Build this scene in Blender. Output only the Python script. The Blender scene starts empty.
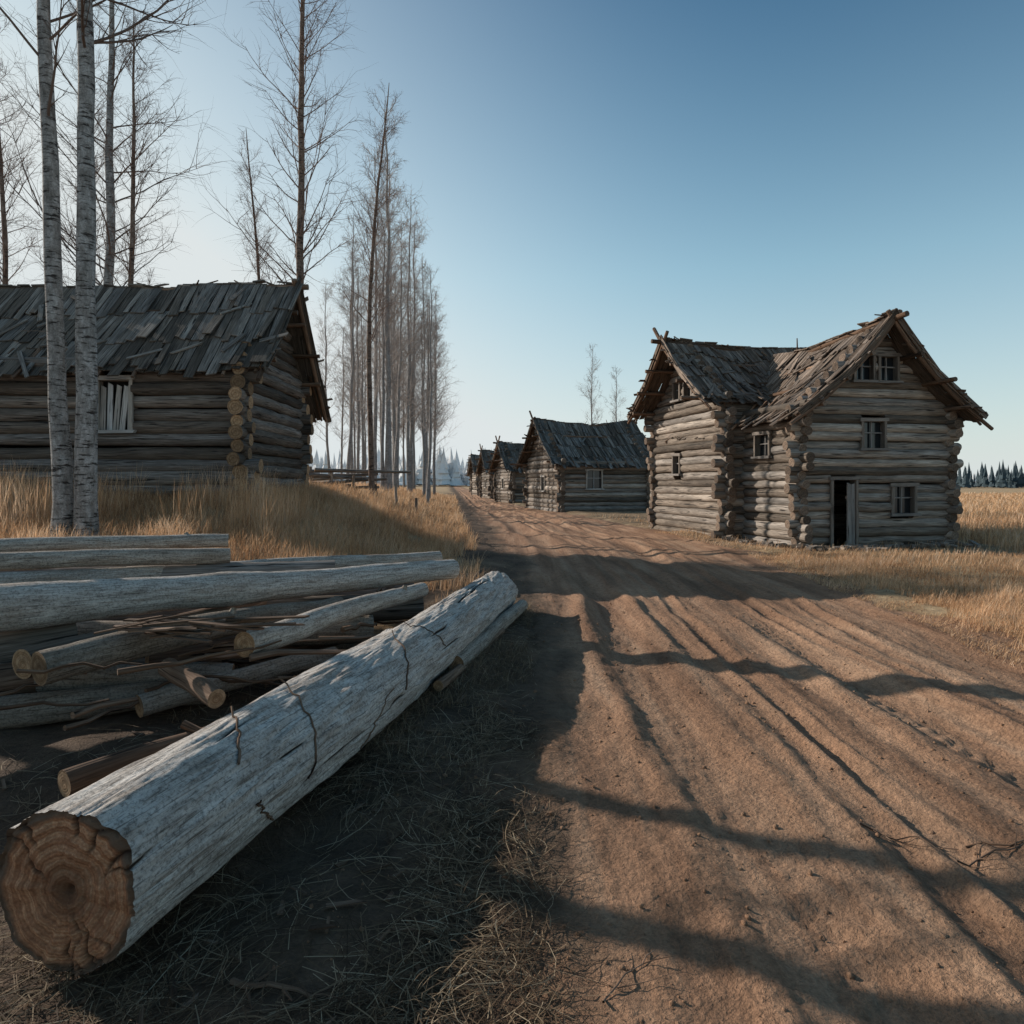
import bpy, math, random
import numpy as np
from mathutils import Vector
random.seed(7); RS=np.random.RandomState(7)
sc=bpy.context.scene
# ---------------------------------------------------------------- noise
def _h(ix,iy,seed):
    n=(ix.astype(np.int64)*374761393+iy.astype(np.int64)*668265263+seed*974634777)&0xffffffff
    n=((n^(n>>13))*1274126177)&0xffffffff
    n=(n^(n>>16))&0xffffffff
    return n/4294967295.0
def vn(x,y,seed=0):
    x=np.asarray(x,float); y=np.asarray(y,float)
    x0=np.floor(x); y0=np.floor(y); fx=x-x0; fy=y-y0
    fx=fx*fx*(3-2*fx); fy=fy*fy*(3-2*fy)
    a=_h(x0,y0,seed); b=_h(x0+1,y0,seed); c=_h(x0,y0+1,seed); d=_h(x0+1,y0+1,seed)
    return (a*(1-fx)+b*fx)*(1-fy)+(c*(1-fx)+d*fx)*fy-0.5
def fbm(x,y,o=4,seed=0):
    s=0;a=1
    for i in range(o):
        s=s+a*vn(np.asarray(x)*2**i+i*17.3,np.asarray(y)*2**i-i*9.1,seed+i); a*=.5
    return s
def sst(t):
    t=np.clip(t,0,1); return t*t*(3-2*t)
# ---------------------------------------------------------------- terrain
def EL(y): return np.interp(y,[-12,3,10,20,32,100,400,4000],[-.15,-.05,.1,-.55,-1.7,-7.7,-34.4,-350])
def ER(y): return np.interp(y,[-12,4,7,11,18,25,35,60,100,400,4000],[5.2,5.2,5.2,5.6,6.1,5.3,3.9,-.4,-4.0,-30,-345])
def base(x,y):
    s=EL(y)-x
    b=sst((s-.5)/5.0)*np.interp(y,[5.5,9,12,15,40,80,160],[0,.42,.92,1.42,1.35,.7,0])
    return b
def edgeL(y): return EL(y)+fbm(y*.7,y*0+3,4,2)*.55
def edgeR(y): return ER(y)+fbm(y*.6,y*0+8,4,4)*.7
def ground_z(x,y):
    x=np.asarray(x,float); y=np.asarray(y,float)
    r=np.sqrt(x*x+y*y)
    z=base(x,y)+fbm(x*.35,y*.35,3,5)*.10+fbm(x*2.2,y*2.2,4,9)*.05*np.clip(1.4-r/30,0,1)+fbm(x*9,y*9,2,19)*.012*np.clip(1-r/12,0,1)
    ins=np.minimum(x-edgeL(y),edgeR(y)-x)
    z=z-.14*sst((ins+.1)/.6)
    z=z+.04*np.exp(-((ins+.45)/.35)**2)
    return z
RUTS=((.10,.03,.018),(.235,.042,.058),(.315,.014,.022),(.40,.013,.020),(.49,.03,.020),(.575,.038,.062),(.655,.015,.026),(.735,.013,.018),(.82,.045,.030),(.91,.02,.014))
def road_z(x,y):
    el=EL(y); er=ER(y); c=(x-el)/(er-el); u=x-el
    wob=fbm(y*.12,y*0,3,31)*.04
    z=base(x,y)+fbm(x*.35,y*.35,3,5)*.08
    for i,(cc,wd,dp) in enumerate(RUTS):
        wander=(.03 if i in(1,5) else .10)*vn(y*.17,y*0+cc*50,3)+.01*vn(y*1.3,y*0+cc*20,8)
        q=(c-cc-wob-wander)/(wd*(1+.5*vn(y*.4,y*0+i*7.7,12)))
        dpp=dp*np.clip(1+1.5*fbm(y*.33,y*0+cc*31,2,6),.1,2)
        z=z-dpp*np.exp(-q*q)+dpp*(.5+.6*vn(y*1.5,y*0+i*3.3,5))*np.exp(-((np.abs(q)-1.7)/.5)**2)
    near=np.clip(1.6-y/14,0.12,1)
    z=z+fbm(u*1.6,y*.22,3,41)*.035+fbm(u*6,y*1.0,3,43)*.022*near+fbm(x*4,y*4,3,44)*.016*near+np.abs(fbm(x*14,y*14,3,47))*.022*near
    for cc in (.235,.575,.40):
        m=np.exp(-((c-cc-wob)/.026)**2)*np.clip(fbm(y*.35,x*0+cc*9,2,77)*3+.5,0,1)
        z=z+.008*np.sign(np.sin(y*34+np.abs(c-cc-wob)*160))*m*near
    ins=np.minimum(x-edgeL(y),edgeR(y)-x)
    return z-.16*sst((-ins+.1)/.55)-.02
# ---------------------------------------------------------------- builder
class MB:
    def __init__(s): s.v=[];s.uv=[];s.r=[];s.q=[];s.t=[];s.qm=[];s.tm=[];s.qs=[];s.ts=[];s.n=0
    def add(s,v,uv,rnd,quads=None,tris=None,mat=0,smooth=True):
        v=np.asarray(v,float).reshape(-1,3); k=len(v)
        s.v.append(v); s.uv.append(np.asarray(uv,float).reshape(-1,2))
        s.r.append(np.broadcast_to(np.asarray(rnd,float),(k,)))
        if quads is not None and len(quads):
            q=np.asarray(quads,np.int64); s.q.append(q+s.n); s.qm.append(np.full(len(q),mat)); s.qs.append(np.full(len(q),smooth))
        if tris is not None and len(tris):
            t=np.asarray(tris,np.int64); s.t.append(t+s.n); s.tm.append(np.full(len(t),mat)); s.ts.append(np.full(len(t),smooth))
        s.n+=k
    def finish(s,name,mats,parent=None,loc=(0,0,0),rotz=0):
        me=bpy.data.meshes.new(name)
        v=np.concatenate(s.v); uv=np.concatenate(s.uv); r=np.concatenate(s.r)
        q=np.concatenate(s.q) if s.q else np.zeros((0,4),np.int64); t=np.concatenate(s.t) if s.t else np.zeros((0,3),np.int64)
        li=np.concatenate([q.ravel(),t.ravel()]); nq,nt=len(q),len(t)
        me.vertices.add(len(v)); me.vertices.foreach_set('co',v.astype(np.float32).ravel())
        me.loops.add(len(li)); me.loops.foreach_set('vertex_index',li.astype(np.int32))
        me.polygons.add(nq+nt)
        ls=np.concatenate([np.arange(nq)*4,nq*4+np.arange(nt)*3])
        me.polygons.foreach_set('loop_start',ls.astype(np.int32))
        me.polygons.foreach_set('loop_total',np.concatenate([np.full(nq,4),np.full(nt,3)]).astype(np.int32))
        me.polygons.foreach_set('material_index',np.concatenate(s.qm+s.tm).astype(np.int32))
        me.update(calc_edges=True)
        me.polygons.foreach_set('use_smooth',np.concatenate(s.qs+s.ts).astype(bool))
        ul=me.uv_layers.new(name='UVMap'); ul.data.foreach_set('uv',uv[li].astype(np.float32).ravel())
        a=me.attributes.new('rnd','FLOAT','POINT'); a.data.foreach_set('value',r.astype(np.float32))
        for m in mats: me.materials.append(m)
        me.validate()
        ob=bpy.data.objects.new(name,me); sc.collection.objects.link(ob)
        ob.location=loc; ob.rotation_euler=(0,0,rotz)
        if parent: ob.parent=parent
        return ob
def norm(a): return a/np.maximum(np.linalg.norm(a,axis=-1,keepdims=True),1e-9)
def grid_faces(n,m):
    i=np.arange(n-1)[:,None]*m+np.arange(m-1)[None]
    return np.stack([i,i+1,i+m+1,i+m],-1).reshape(-1,4)
def tube(B,pts,rad,sides=8,mat=0,rnd=.5,cap=None,rough=0):
    pts=np.asarray(pts,float); n=len(pts); rad=np.broadcast_to(np.asarray(rad,float),(n,))
    tg=norm(np.gradient(pts,axis=0)); ax=tg.mean(0)
    ref=np.array([0,0,1.]) if abs(ax[2])<.8*np.linalg.norm(ax) else np.array([1.,0,0])
    n1=norm(np.cross(tg,ref)); n2=np.cross(tg,n1)
    an=np.linspace(0,2*math.pi,sides+1)
    rr=np.repeat(rad[:,None],sides+1,1)
    if rough:
        w=RS.uniform(-1,1,(n,sides+1))*rough; w[:,-1]=w[:,0]; rr=rr*(1+w)
    V=pts[:,None]+rr[...,None]*(np.cos(an)[None,:,None]*n1[:,None]+np.sin(an)[None,:,None]*n2[:,None])
    L=np.concatenate([[0],np.cumsum(np.linalg.norm(np.diff(pts,axis=0),axis=1))])
    o=RS.uniform(0,50)
    U=np.stack([np.repeat(L[:,None],sides+1,1)+o,np.repeat((an*rad.mean())[None],n,0)+o],-1)
    B.add(V,U,rnd,quads=grid_faces(n,sides+1),mat=mat)
    if cap is not None:
        for e in (0,-1):
            ring=V[e,:-1]; c=pts[e]
            vv=np.vstack([ring,c[None]]); u=np.vstack([np.stack([np.cos(an[:-1]),np.sin(an[:-1])],-1)*rad[e],[[0,0]]])
            k=sides; tr=[(i,(i+1)%k,k) for i in range(k)]
            B.add(vv,u,rnd,tris=tr,mat=cap,smooth=False)
def log(B,a,b,r0,r1=None,sides=10,mat=0,cap=1,bend=.02,segs=None,rnd=None):
    a=np.asarray(a,float); b=np.asarray(b,float); r1=r0 if r1 is None else r1
    L=np.linalg.norm(b-a); segs=segs or max(2,int(L/.6)+1)
    t=np.linspace(0,1,segs+1)
    p=a+(b-a)*t[:,None]
    p[1:-1]+=RS.normal(0,bend,(segs-1,3))*.6
    amp=RS.normal(0,bend,3); p+=np.sin(t*math.pi)[:,None]*amp
    tube(B,p,(r0+(r1-r0)*t)*(1+RS.normal(0,.04,segs+1)),sides,mat,RS.uniform() if rnd is None else rnd,cap,.05)
CF=[(0,3,2,1),(4,5,6,7),(0,1,5,4),(1,2,6,5),(2,3,7,6),(3,0,4,7)]
def plank(B,a,b,wv,nv,w,th,mat=0,rnd=None):
    a=np.asarray(a,float); b=np.asarray(b,float); wv=np.asarray(wv,float)*w/2; nv=np.asarray(nv,float)*th/2
    e=RS.uniform(-.03,.03)*(b-a)/max(np.linalg.norm(b-a),1e-6)
    tp=RS.uniform(.82,1.0)
    v=[a-wv-nv,a+wv-nv,b+wv*tp-nv+e,b-wv*tp-nv-e,a-wv+nv,a+wv+nv,b+wv*tp+nv+e,b-wv*tp+nv-e]
    L=np.linalg.norm(b-a); o=RS.uniform(0,60)
    u=[(o,o),(o,o+w),(o+L,o+w),(o+L,o),(o,o+.5),(o,o+w+.5),(o+L,o+w+.5),(o+L,o+.5)]
    B.add(v,u,RS.uniform() if rnd is None else rnd,quads=CF,mat=mat,smooth=False)
# ---------------------------------------------------------------- materials
class NT:
    def __init__(s,name):
        s.m=bpy.data.materials.new(name); s.m.use_nodes=True; s.t=s.m.node_tree; s.t.nodes.clear()
        s.out=s.n('ShaderNodeOutputMaterial'); s.b=s.n('ShaderNodeBsdfPrincipled'); s.l(s.b.outputs[0],s.out.inputs[0])
        s.b.inputs['Specular IOR Level'].default_value=.2; s.b.inputs['Roughness'].default_value=.9
    def n(s,t,**k):
        x=s.t.nodes.new(t)
        for a,b in k.items(): setattr(x,a,b)
        return x
    def l(s,a,b): s.t.links.new(a,b)
    def coord(s,kind='Object'): return s.n('ShaderNodeTexCoord').outputs[kind]
    def mapp(s,c,sc):
        m=s.n('ShaderNodeMapping'); m.inputs['Scale'].default_value=sc; s.l(c,m.inputs[0]); return m.outputs[0]
    def noise(s,c,scale=1,detail=5,rough=.6,dist=0):
        x=s.n('ShaderNodeTexNoise'); x.inputs['Scale'].default_value=scale; x.inputs['Detail'].default_value=detail
        x.inputs['Roughness'].default_value=rough; x.inputs['Distortion'].default_value=dist; s.l(c,x.inputs['Vector']); return x.outputs[0]
    def ramp(s,f,st):
        r=s.n('ShaderNodeValToRGB'); e=r.color_ramp.elements
        while len(e)<len(st): e.new(.5)
        for i,(p,c) in enumerate(st):
            e[i].position=p; e[i].color=(c,c,c,1) if isinstance(c,(int,float)) else (*c,1)
        s.l(f,r.inputs[0]); return r.outputs[0]
    def mix(s,f,a,b,mode='MIX'):
        x=s.n('ShaderNodeMix',data_type='RGBA',blend_type=mode)
        if isinstance(f,(int,float)): x.inputs[0].default_value=f
        else: s.l(f,x.inputs[0])
        for i,q in ((6,a),(7,b)):
            if isinstance(q,tuple): x.inputs[i].default_value=(*q,1)
            else: s.l(q,x.inputs[i])
        return x.outputs[2]
    def math(s,op,a,b=0):
        x=s.n('ShaderNodeMath',operation=op)
        for i,q in enumerate((a,b)):
            if isinstance(q,(int,float)): x.inputs[i].default_value=q
            else: s.l(q,x.inputs[i])
        return x.outputs[0]
    def bump(s,h,st=.5,d=.02):
        x=s.n('ShaderNodeBump'); x.inputs['Strength'].default_value=st; x.inputs['Distance'].default_value=d
        s.l(h,x.inputs['Height']); s.l(x.outputs[0],s.b.inputs['Normal'])
    def attr(s,n='rnd'): return s.n('ShaderNodeAttribute',attribute_name=n).outputs['Fac']
def wood(name,dark,mid,light,gr=(2.2,55),bst=.6,contrast=1.0,bd=.012):
    k=NT(name); uv=k.coord('UV'); rn=k.attr()
    g=k.noise(k.mapp(uv,(gr[0],gr[1],1)),1,6,.65,.3)
    big=k.noise(k.mapp(uv,(.7,3,1)),1,3,.6)
    c=k.ramp(g,[(.30,dark),(.5,mid),(.72,light)])
    c2=k.mix(k.ramp(big,[(.4,0),(.62,1)]),c,k.mix(.65,c,tuple(x*.42 for x in mid)))
    v=k.ramp(rn,[(0,(.40*contrast,.37*contrast,.34*contrast)),(.35,(.84,.77,.70)),(.7,(.90,.91,.93)),(1,(1.45,1.40,1.34))])
    c3=k.mix(1.0,c2,v,'MULTIPLY')
    ck=k.noise(k.mapp(uv,(1.2,24,1)),1,3,.5,.6)
    crack=k.ramp(ck,[(.34,0),(.41,1)])
    c4=k.mix(crack,tuple(x*.35 for x in dark),c3)
    k.l(c4,k.b.inputs['Base Color'])
    k.bump(k.math('ADD',k.math('MULTIPLY',g,.5),crack),bst,bd)
    return k.m
M_log=wood('weathered_log',(.07,.058,.05),(.20,.172,.15),(.40,.355,.32))
M_log2=wood('sunworn_log',(.10,.084,.073),(.31,.268,.23),(.56,.50,.44))
M_roof=wood('roof_board',(.065,.055,.047),(.205,.18,.155),(.42,.38,.345),(1.5,40))
M_roofb=wood('brown_roof_board',(.068,.05,.04),(.22,.172,.138),(.42,.345,.285),(1.5,40))
M_trim=wood('window_frame_wood',(.13,.11,.10),(.30,.27,.245),(.46,.43,.40),(2,60))
M_trimp=wood('pale_window_frame',(.30,.28,.26),(.58,.56,.53),(.75,.73,.70),(2,60))
M_branch=wood('dead_branch',(.07,.042,.028),(.22,.14,.095),(.38,.27,.195),(3,60))
def barkmat(name,crk,tint=1.0):
    k=NT(name); uv=k.coord('UV'); oc=k.coord()
    g1=k.noise(k.mapp(uv,(3.0,26,1)),1,7,.72,.6); g2=k.noise(k.mapp(uv,(1.2,4,1)),1,5,.65); sp=k.noise(k.mapp(oc,(60,45,60)),1,5,.8); g3=k.noise(k.mapp(uv,(5,110,1)),1,3,.6,.4)
    T=lambda a:tuple(x*tint for x in a)
    c=k.ramp(g1,[(.3,T((.24,.20,.165))),(.46,T((.51,.46,.41))),(.62,T((.72,.67,.61))),(.8,T((.82,.78,.73)))])
    c=k.mix(k.ramp(g2,[(.48,0),(.66,.8)]),c,k.mix(.5,c,(.26,.16,.09)))
    c=k.mix(.8,c,k.ramp(sp,[(.38,.3),(.5,.92),(.7,1.1)]),'MULTIPLY')
    c=k.mix(k.ramp(g3,[(.36,.7),(.44,0)]),c,(.09,.07,.055))
    if crk: c=k.mix(k.ramp(k.attr(),[(.15,0),(.6,1)]),c,(.03,.02,.014))
    else: c=k.mix(1.0,c,k.ramp(k.attr(),[(0,(.42,.36,.30)),(.5,(.75,.70,.64)),(1,(1.05,1.02,1))]),'MULTIPLY')
    k.l(c,k.b.inputs['Base Color']); k.bump(k.math('ADD',k.math('ADD',g1,k.math('MULTIPLY',sp,.8)),k.math('MULTIPLY',g3,.5)),.8,.014)
    return k.m
M_pile=barkmat('grey_bark',False,.94)
def cutmat(name,a,b,edge):
    k=NT(name); uv=k.coord('UV')
    ln=k.n('ShaderNodeVectorMath',operation='LENGTH'); k.l(uv,ln.inputs[0])
    nz=k.noise(uv,9,4,.6)
    d=k.math('ADD',ln.outputs['Value'],k.math('MULTIPLY',nz,.035))
    w=k.math('SINE',k.math('MULTIPLY',d,420)); w2=k.math('SINE',k.math('MULTIPLY',d,115))
    f=k.math('ADD',k.math('MULTIPLY',w,.2),k.math('MULTIPLY',w2,.28)); f=k.math('ADD',f,.5)
    c=k.ramp(f,[(.1,a),(.9,b)])
    n2=k.noise(k.mapp(uv,(14,14,1)),1,6,.75)
    c=k.mix(k.ramp(n2,[(.38,0),(.68,1)]),c,edge)
    c=k.mix(1.0,c,k.ramp(k.attr(),[(0,.45),(.5,.8),(1,1.15)]),'MULTIPLY')
    k.l(c,k.b.inputs['Base Color']); k.bump(k.math('ADD',f,n2),.4,.006); return k.m
M_cut=cutmat('cut_log_end',(.34,.195,.10),(.60,.40,.24),(.17,.10,.055))
M_cutw=cutmat('weathered_log_end',(.16,.11,.08),(.32,.235,.17),(.07,.05,.04))
M_dark=NT('painted_interior_shade').m; M_dark.node_tree.nodes['Principled BSDF'].inputs['Base Color'].default_value=(.012,.011,.01,1)  # near-black colour paints the shade of an unlit room
kg=NT('old_window_glass'); kg.b.inputs['Base Color'].default_value=(.02,.023,.026,1); kg.b.inputs['Roughness'].default_value=.15; kg.b.inputs['Specular IOR Level'].default_value=.5
kg.bump(kg.noise(kg.coord(),5,2),.05,.02); M_glass=kg.m
def birchmat(name,c0,c1,c2,dk,r):
    k=NT(name); oc=k.coord(); 
    a=k.noise(k.mapp(oc,(5,5,26)),1,4,.65); b=k.noise(k.mapp(oc,(9,9,4)),1,5,.7); f=k.noise(oc,40,3,.6)
    c=k.ramp(b,[(.3,c0),(.5,c1),(.7,c2)])
    c=k.mix(k.ramp(a,[(.38,1),(.47,0)]),c,dk)
    c=k.mix(.5,c,k.ramp(f,[(.35,.25),(.65,.9)]),'MULTIPLY')
    rn=k.attr(); c=k.mix(k.ramp(rn,[(.3,0),(.55,1)]),c,r)
    k.l(c,k.b.inputs['Base Color']); k.bump(k.math('ADD',a,b),.7,.015); return k.m
M_birch=birchmat('birch_bark',(.14,.125,.11),(.33,.31,.29),(.55,.53,.51),(.05,.042,.038),(.15,.11,.09))
M_aspen=birchmat('brown_birch_bark',(.11,.07,.05),(.23,.155,.115),(.36,.28,.23),(.05,.035,.03),(.20,.13,.10))
M_hazy=birchmat('haze_tinted_birch_bark',(.26,.23,.215),(.36,.33,.31),(.48,.45,.43),(.2,.18,.17),(.37,.32,.29))  # paler, low-contrast bark colours paint in the distance haze
# road / ground
SOIL=[(.35,(.080,.052,.035)),(.6,(.17,.112,.074)),(.75,(.27,.185,.12))]
k=NT('packed_dirt'); oc=k.coord()
a=k.noise(k.mapp(oc,(3.2,.22,1)),1,6,.62,.2); b=k.noise(oc,14,6,.72); f=k.noise(oc,70,4,.7); g=k.noise(oc,.5,3,.6)
c=k.ramp(a,[(.30,(.225,.120,.070)),(.5,(.395,.226,.136)),(.7,(.53,.335,.215))])
c=k.mix(.6,c,k.ramp(g,[(.35,.7),(.65,1.12)]),'MULTIPLY')
c=k.mix(.75,c,k.ramp(b,[(.3,.5),(.55,1.0),(.75,1.15)]),'MULTIPLY'); c=k.mix(.5,c,k.ramp(f,[(.35,.4),(.6,1.1)]),'MULTIPLY')
s1=k.ramp(k.noise(oc,1.1,5,.65),SOIL); s1=k.mix(.8,s1,k.ramp(k.noise(oc,11,6,.75),[(.3,.4),(.55,1.0),(.75,1.2)]),'MULTIPLY')
ef=k.math('ADD',k.attr(),k.math('MULTIPLY',k.math('SUBTRACT',k.noise(oc,2.2,6,.7),.5),1.6))
c=k.mix(k.ramp(ef,[(.3,0),(.8,1)]),c,s1)
k.l(c,k.b.inputs['Base Color']); vo=k.n('ShaderNodeTexVoronoi'); vo.inputs['Scale'].default_value=32; k.l(oc,vo.inputs['Vector'])
k.bump(k.math('ADD',k.math('ADD',k.math('MULTIPLY',b,1.2),k.math('MULTIPLY',f,.6)),k.math('MULTIPLY',vo.outputs[0],-.35)),.9,.032); M_road=k.m
k=NT('dry_soil_and_thatch'); oc=k.coord(); rn=k.attr()
a=k.noise(oc,1.1,5,.65); b=k.noise(oc,11,6,.75); f=k.noise(k.mapp(oc,(60,60,30)),1,4,.7)
soil=k.ramp(a,SOIL)
straw=k.ramp(a,[(.3,(.34,.215,.115)),(.5,(.50,.34,.19)),(.7,(.62,.46,.29))])
c=k.mix(rn,soil,straw); c=k.mix(.8,c,k.ramp(b,[(.3,.4),(.55,1.0),(.75,1.2)]),'MULTIPLY'); c=k.mix(.4,c,k.ramp(f,[(.35,.4),(.6,1.1)]),'MULTIPLY')
k.l(c,k.b.inputs['Base Color']); k.bump(k.math('ADD',b,k.math('MULTIPLY',f,.6)),.9,.035); M_ground=k.m
def grassmat(name,st):
    k=NT(name); c=k.ramp(k.attr(),st); k.l(c,k.b.inputs['Base Color']); k.b.inputs['Roughness'].default_value=.75
    tr=k.n('ShaderNodeBsdfTranslucent'); k.l(c,tr.inputs[0]); mx=k.n('ShaderNodeMixShader'); mx.inputs[0].default_value=.38
    k.l(k.b.outputs[0],mx.inputs[1]); k.l(tr.outputs[0],mx.inputs[2]); k.l(mx.outputs[0],k.out.inputs[0]); return k.m
M_grass=grassmat('dry_grass_blade',[(0,(.25,.125,.06)),(.3,(.49,.275,.14)),(.65,(.72,.455,.26)),(1,(.84,.63,.44))])
M_straw=grassmat('fallen_straw',[(0,(.07,.045,.03)),(.4,(.17,.115,.07)),(.75,(.31,.225,.14)),(1,(.52,.42,.29))])
# ---------------------------------------------------------------- ground & road meshes
def ground():
    B=MB(); kx=8.0; x=1.3*np.sinh(np.linspace(-1,1,560)*kx); ky=7.6; y=2.0*np.sinh(np.linspace(-.33,1,620)*ky)
    X,Y=np.meshgrid(x,y); Z=ground_z(X,Y)
    s=EL(Y)-X; e=X-ER(Y)
    n=fbm(X*.5,Y*.5,4,61)
    st=np.where(X<EL(Y),sst((Y-7.2+n*3)/3)*sst((s-.6+n*1.5)/1.4),sst((e+.7+n*1.0)/1.0))
    yard=sst((Y-17+n*4)/3)*(1-sst((Y-48)/8))*(1-sst((X-13.0+n*3)/2.0))*(X>0)
    st=st*(1-yard*.5)
    B.add(np.stack([X,Y,Z],-1),np.stack([X,Y],-1),st.ravel(),quads=grid_faces(len(y),len(x)))
    return B.finish('ground',[M_ground])
ground()
def road():
    B=MB(); ny=1100; y=-3+4.2*np.sinh(np.linspace(0,1,ny)*5.2)
    c=np.linspace(-.2,1.2,340); Y=np.repeat(y[:,None],len(c),1)
    X=EL(Y)+(ER(Y)-EL(Y))*c[None]
    r=np.maximum(1-sst((X-edgeL(Y))/1.0),.45*(1-sst((edgeR(Y)-X)/.8)))
    B.add(np.stack([X,Y,road_z(X,Y)],-1),np.stack([X,Y],-1),r.ravel(),quads=grid_faces(ny,len(c)))
    return B.finish('dirt_road',[M_road])
road()
# ---------------------------------------------------------------- buildings
def wall_logs(B,P,along,L,z0,h,s,r,off,openings=(),peak=None,ext=.3,rot=None,matw=0):
    P=np.asarray(P,float); A=np.asarray(along,float); n=0; z=z0+off
    while True:
        if z<=h+.02: a0,a1=-ext-RS.uniform(-.16,.16),L+ext+RS.uniform(-.16,.16)
        elif peak and z<peak-.12:
            q=(z-h)/(peak-h)*L/2; a0,a1=q-.02,L-q+.02
        else: break
        segs=[(a0,a1)]
        for (o0,o1,oz0,oz1) in openings:
            if oz0-.3*s<z<oz1+.3*s:
                ns=[]
                for (p,q) in segs:
                    if o0>p and o1<q: ns+=[(p,o0),(o1,q)]
                    else: ns.append((p,q))
                segs=ns
        rr=r*RS.uniform(.93,1.09); zj=RS.normal(0,.010); lj=RS.normal(0,.028); rn=RS.uniform()
        nrm=np.array([-A[1],A[0],0])
        for (p,q) in segs:
            if q-p<.08: continue
            a=P+A*p+nrm*lj; b=P+A*q+nrm*lj; a[2]=z+zj; b[2]=z+zj+RS.normal(0,.008)
            flip=RS.uniform(.93,1.05)
            log(B,a,b,rr*flip,rr*(2-flip),12,matw,1,.010,rnd=rn)
        z+=s
def roof_slope(B,P0,A,LA,D,LD,tiers=3,pw=.2,mat=0,sag=.12,miss=.03,seed=0,ragged=.25,lower=True,flare=.12,jit=1.0):
    A=np.asarray(A,float); D=np.asarray(D,float); N=np.cross(A,D); N=N if N[2]>0 else -N
    sx=RS.uniform(0,50)
    def pt(a,d,n):
        wv=float(vn(a*.9+sx,d*.9,3))*.12*sag/.15
        return P0+A*a+D*d+N*(n-flare*math.sin(math.pi*min(max(d/LD,0),1)))+np.array([0,0,wv-sag*math.sin(math.pi*min(max(a/LA,0),1))*(1-.4*d/LD)])
    if lower:
        a=0
        while a<LA:
            w=.2
            for q in range(3): plank(B,pt(a+w/2,LD*q/3,-.035),pt(a+w/2,LD*(q+1)/3-(.12 if q==2 else 0),-.035),A,N,w*.99,.025,mat,rnd=.1)
            a+=w
    for t in range(tiers):
        d0=t*LD/tiers; d1=(t+1)*LD/tiers
        a=-.06
        while a<LA+.04:
            w=pw*RS.uniform(.5,1.4)
            if RS.uniform()>miss:
                j=RS.normal(0,.035)*jit; e=(RS.uniform(-ragged,ragged*.7) if t==tiers-1 else RS.uniform(-.08,.22))
                lift=abs(RS.normal(0,.018))*jit
                if RS.uniform()<.06*jit: lift+=RS.uniform(.03,.10); j*=3
                up=-.12 if t else -.02
                plank(B,pt(a+w/2,d0+up,.0),pt(a+w/2+j,d1+e,.035+lift),A,norm(N+A*RS.normal(0,.06)),w*.95,.028,mat)
            a+=w
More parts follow.
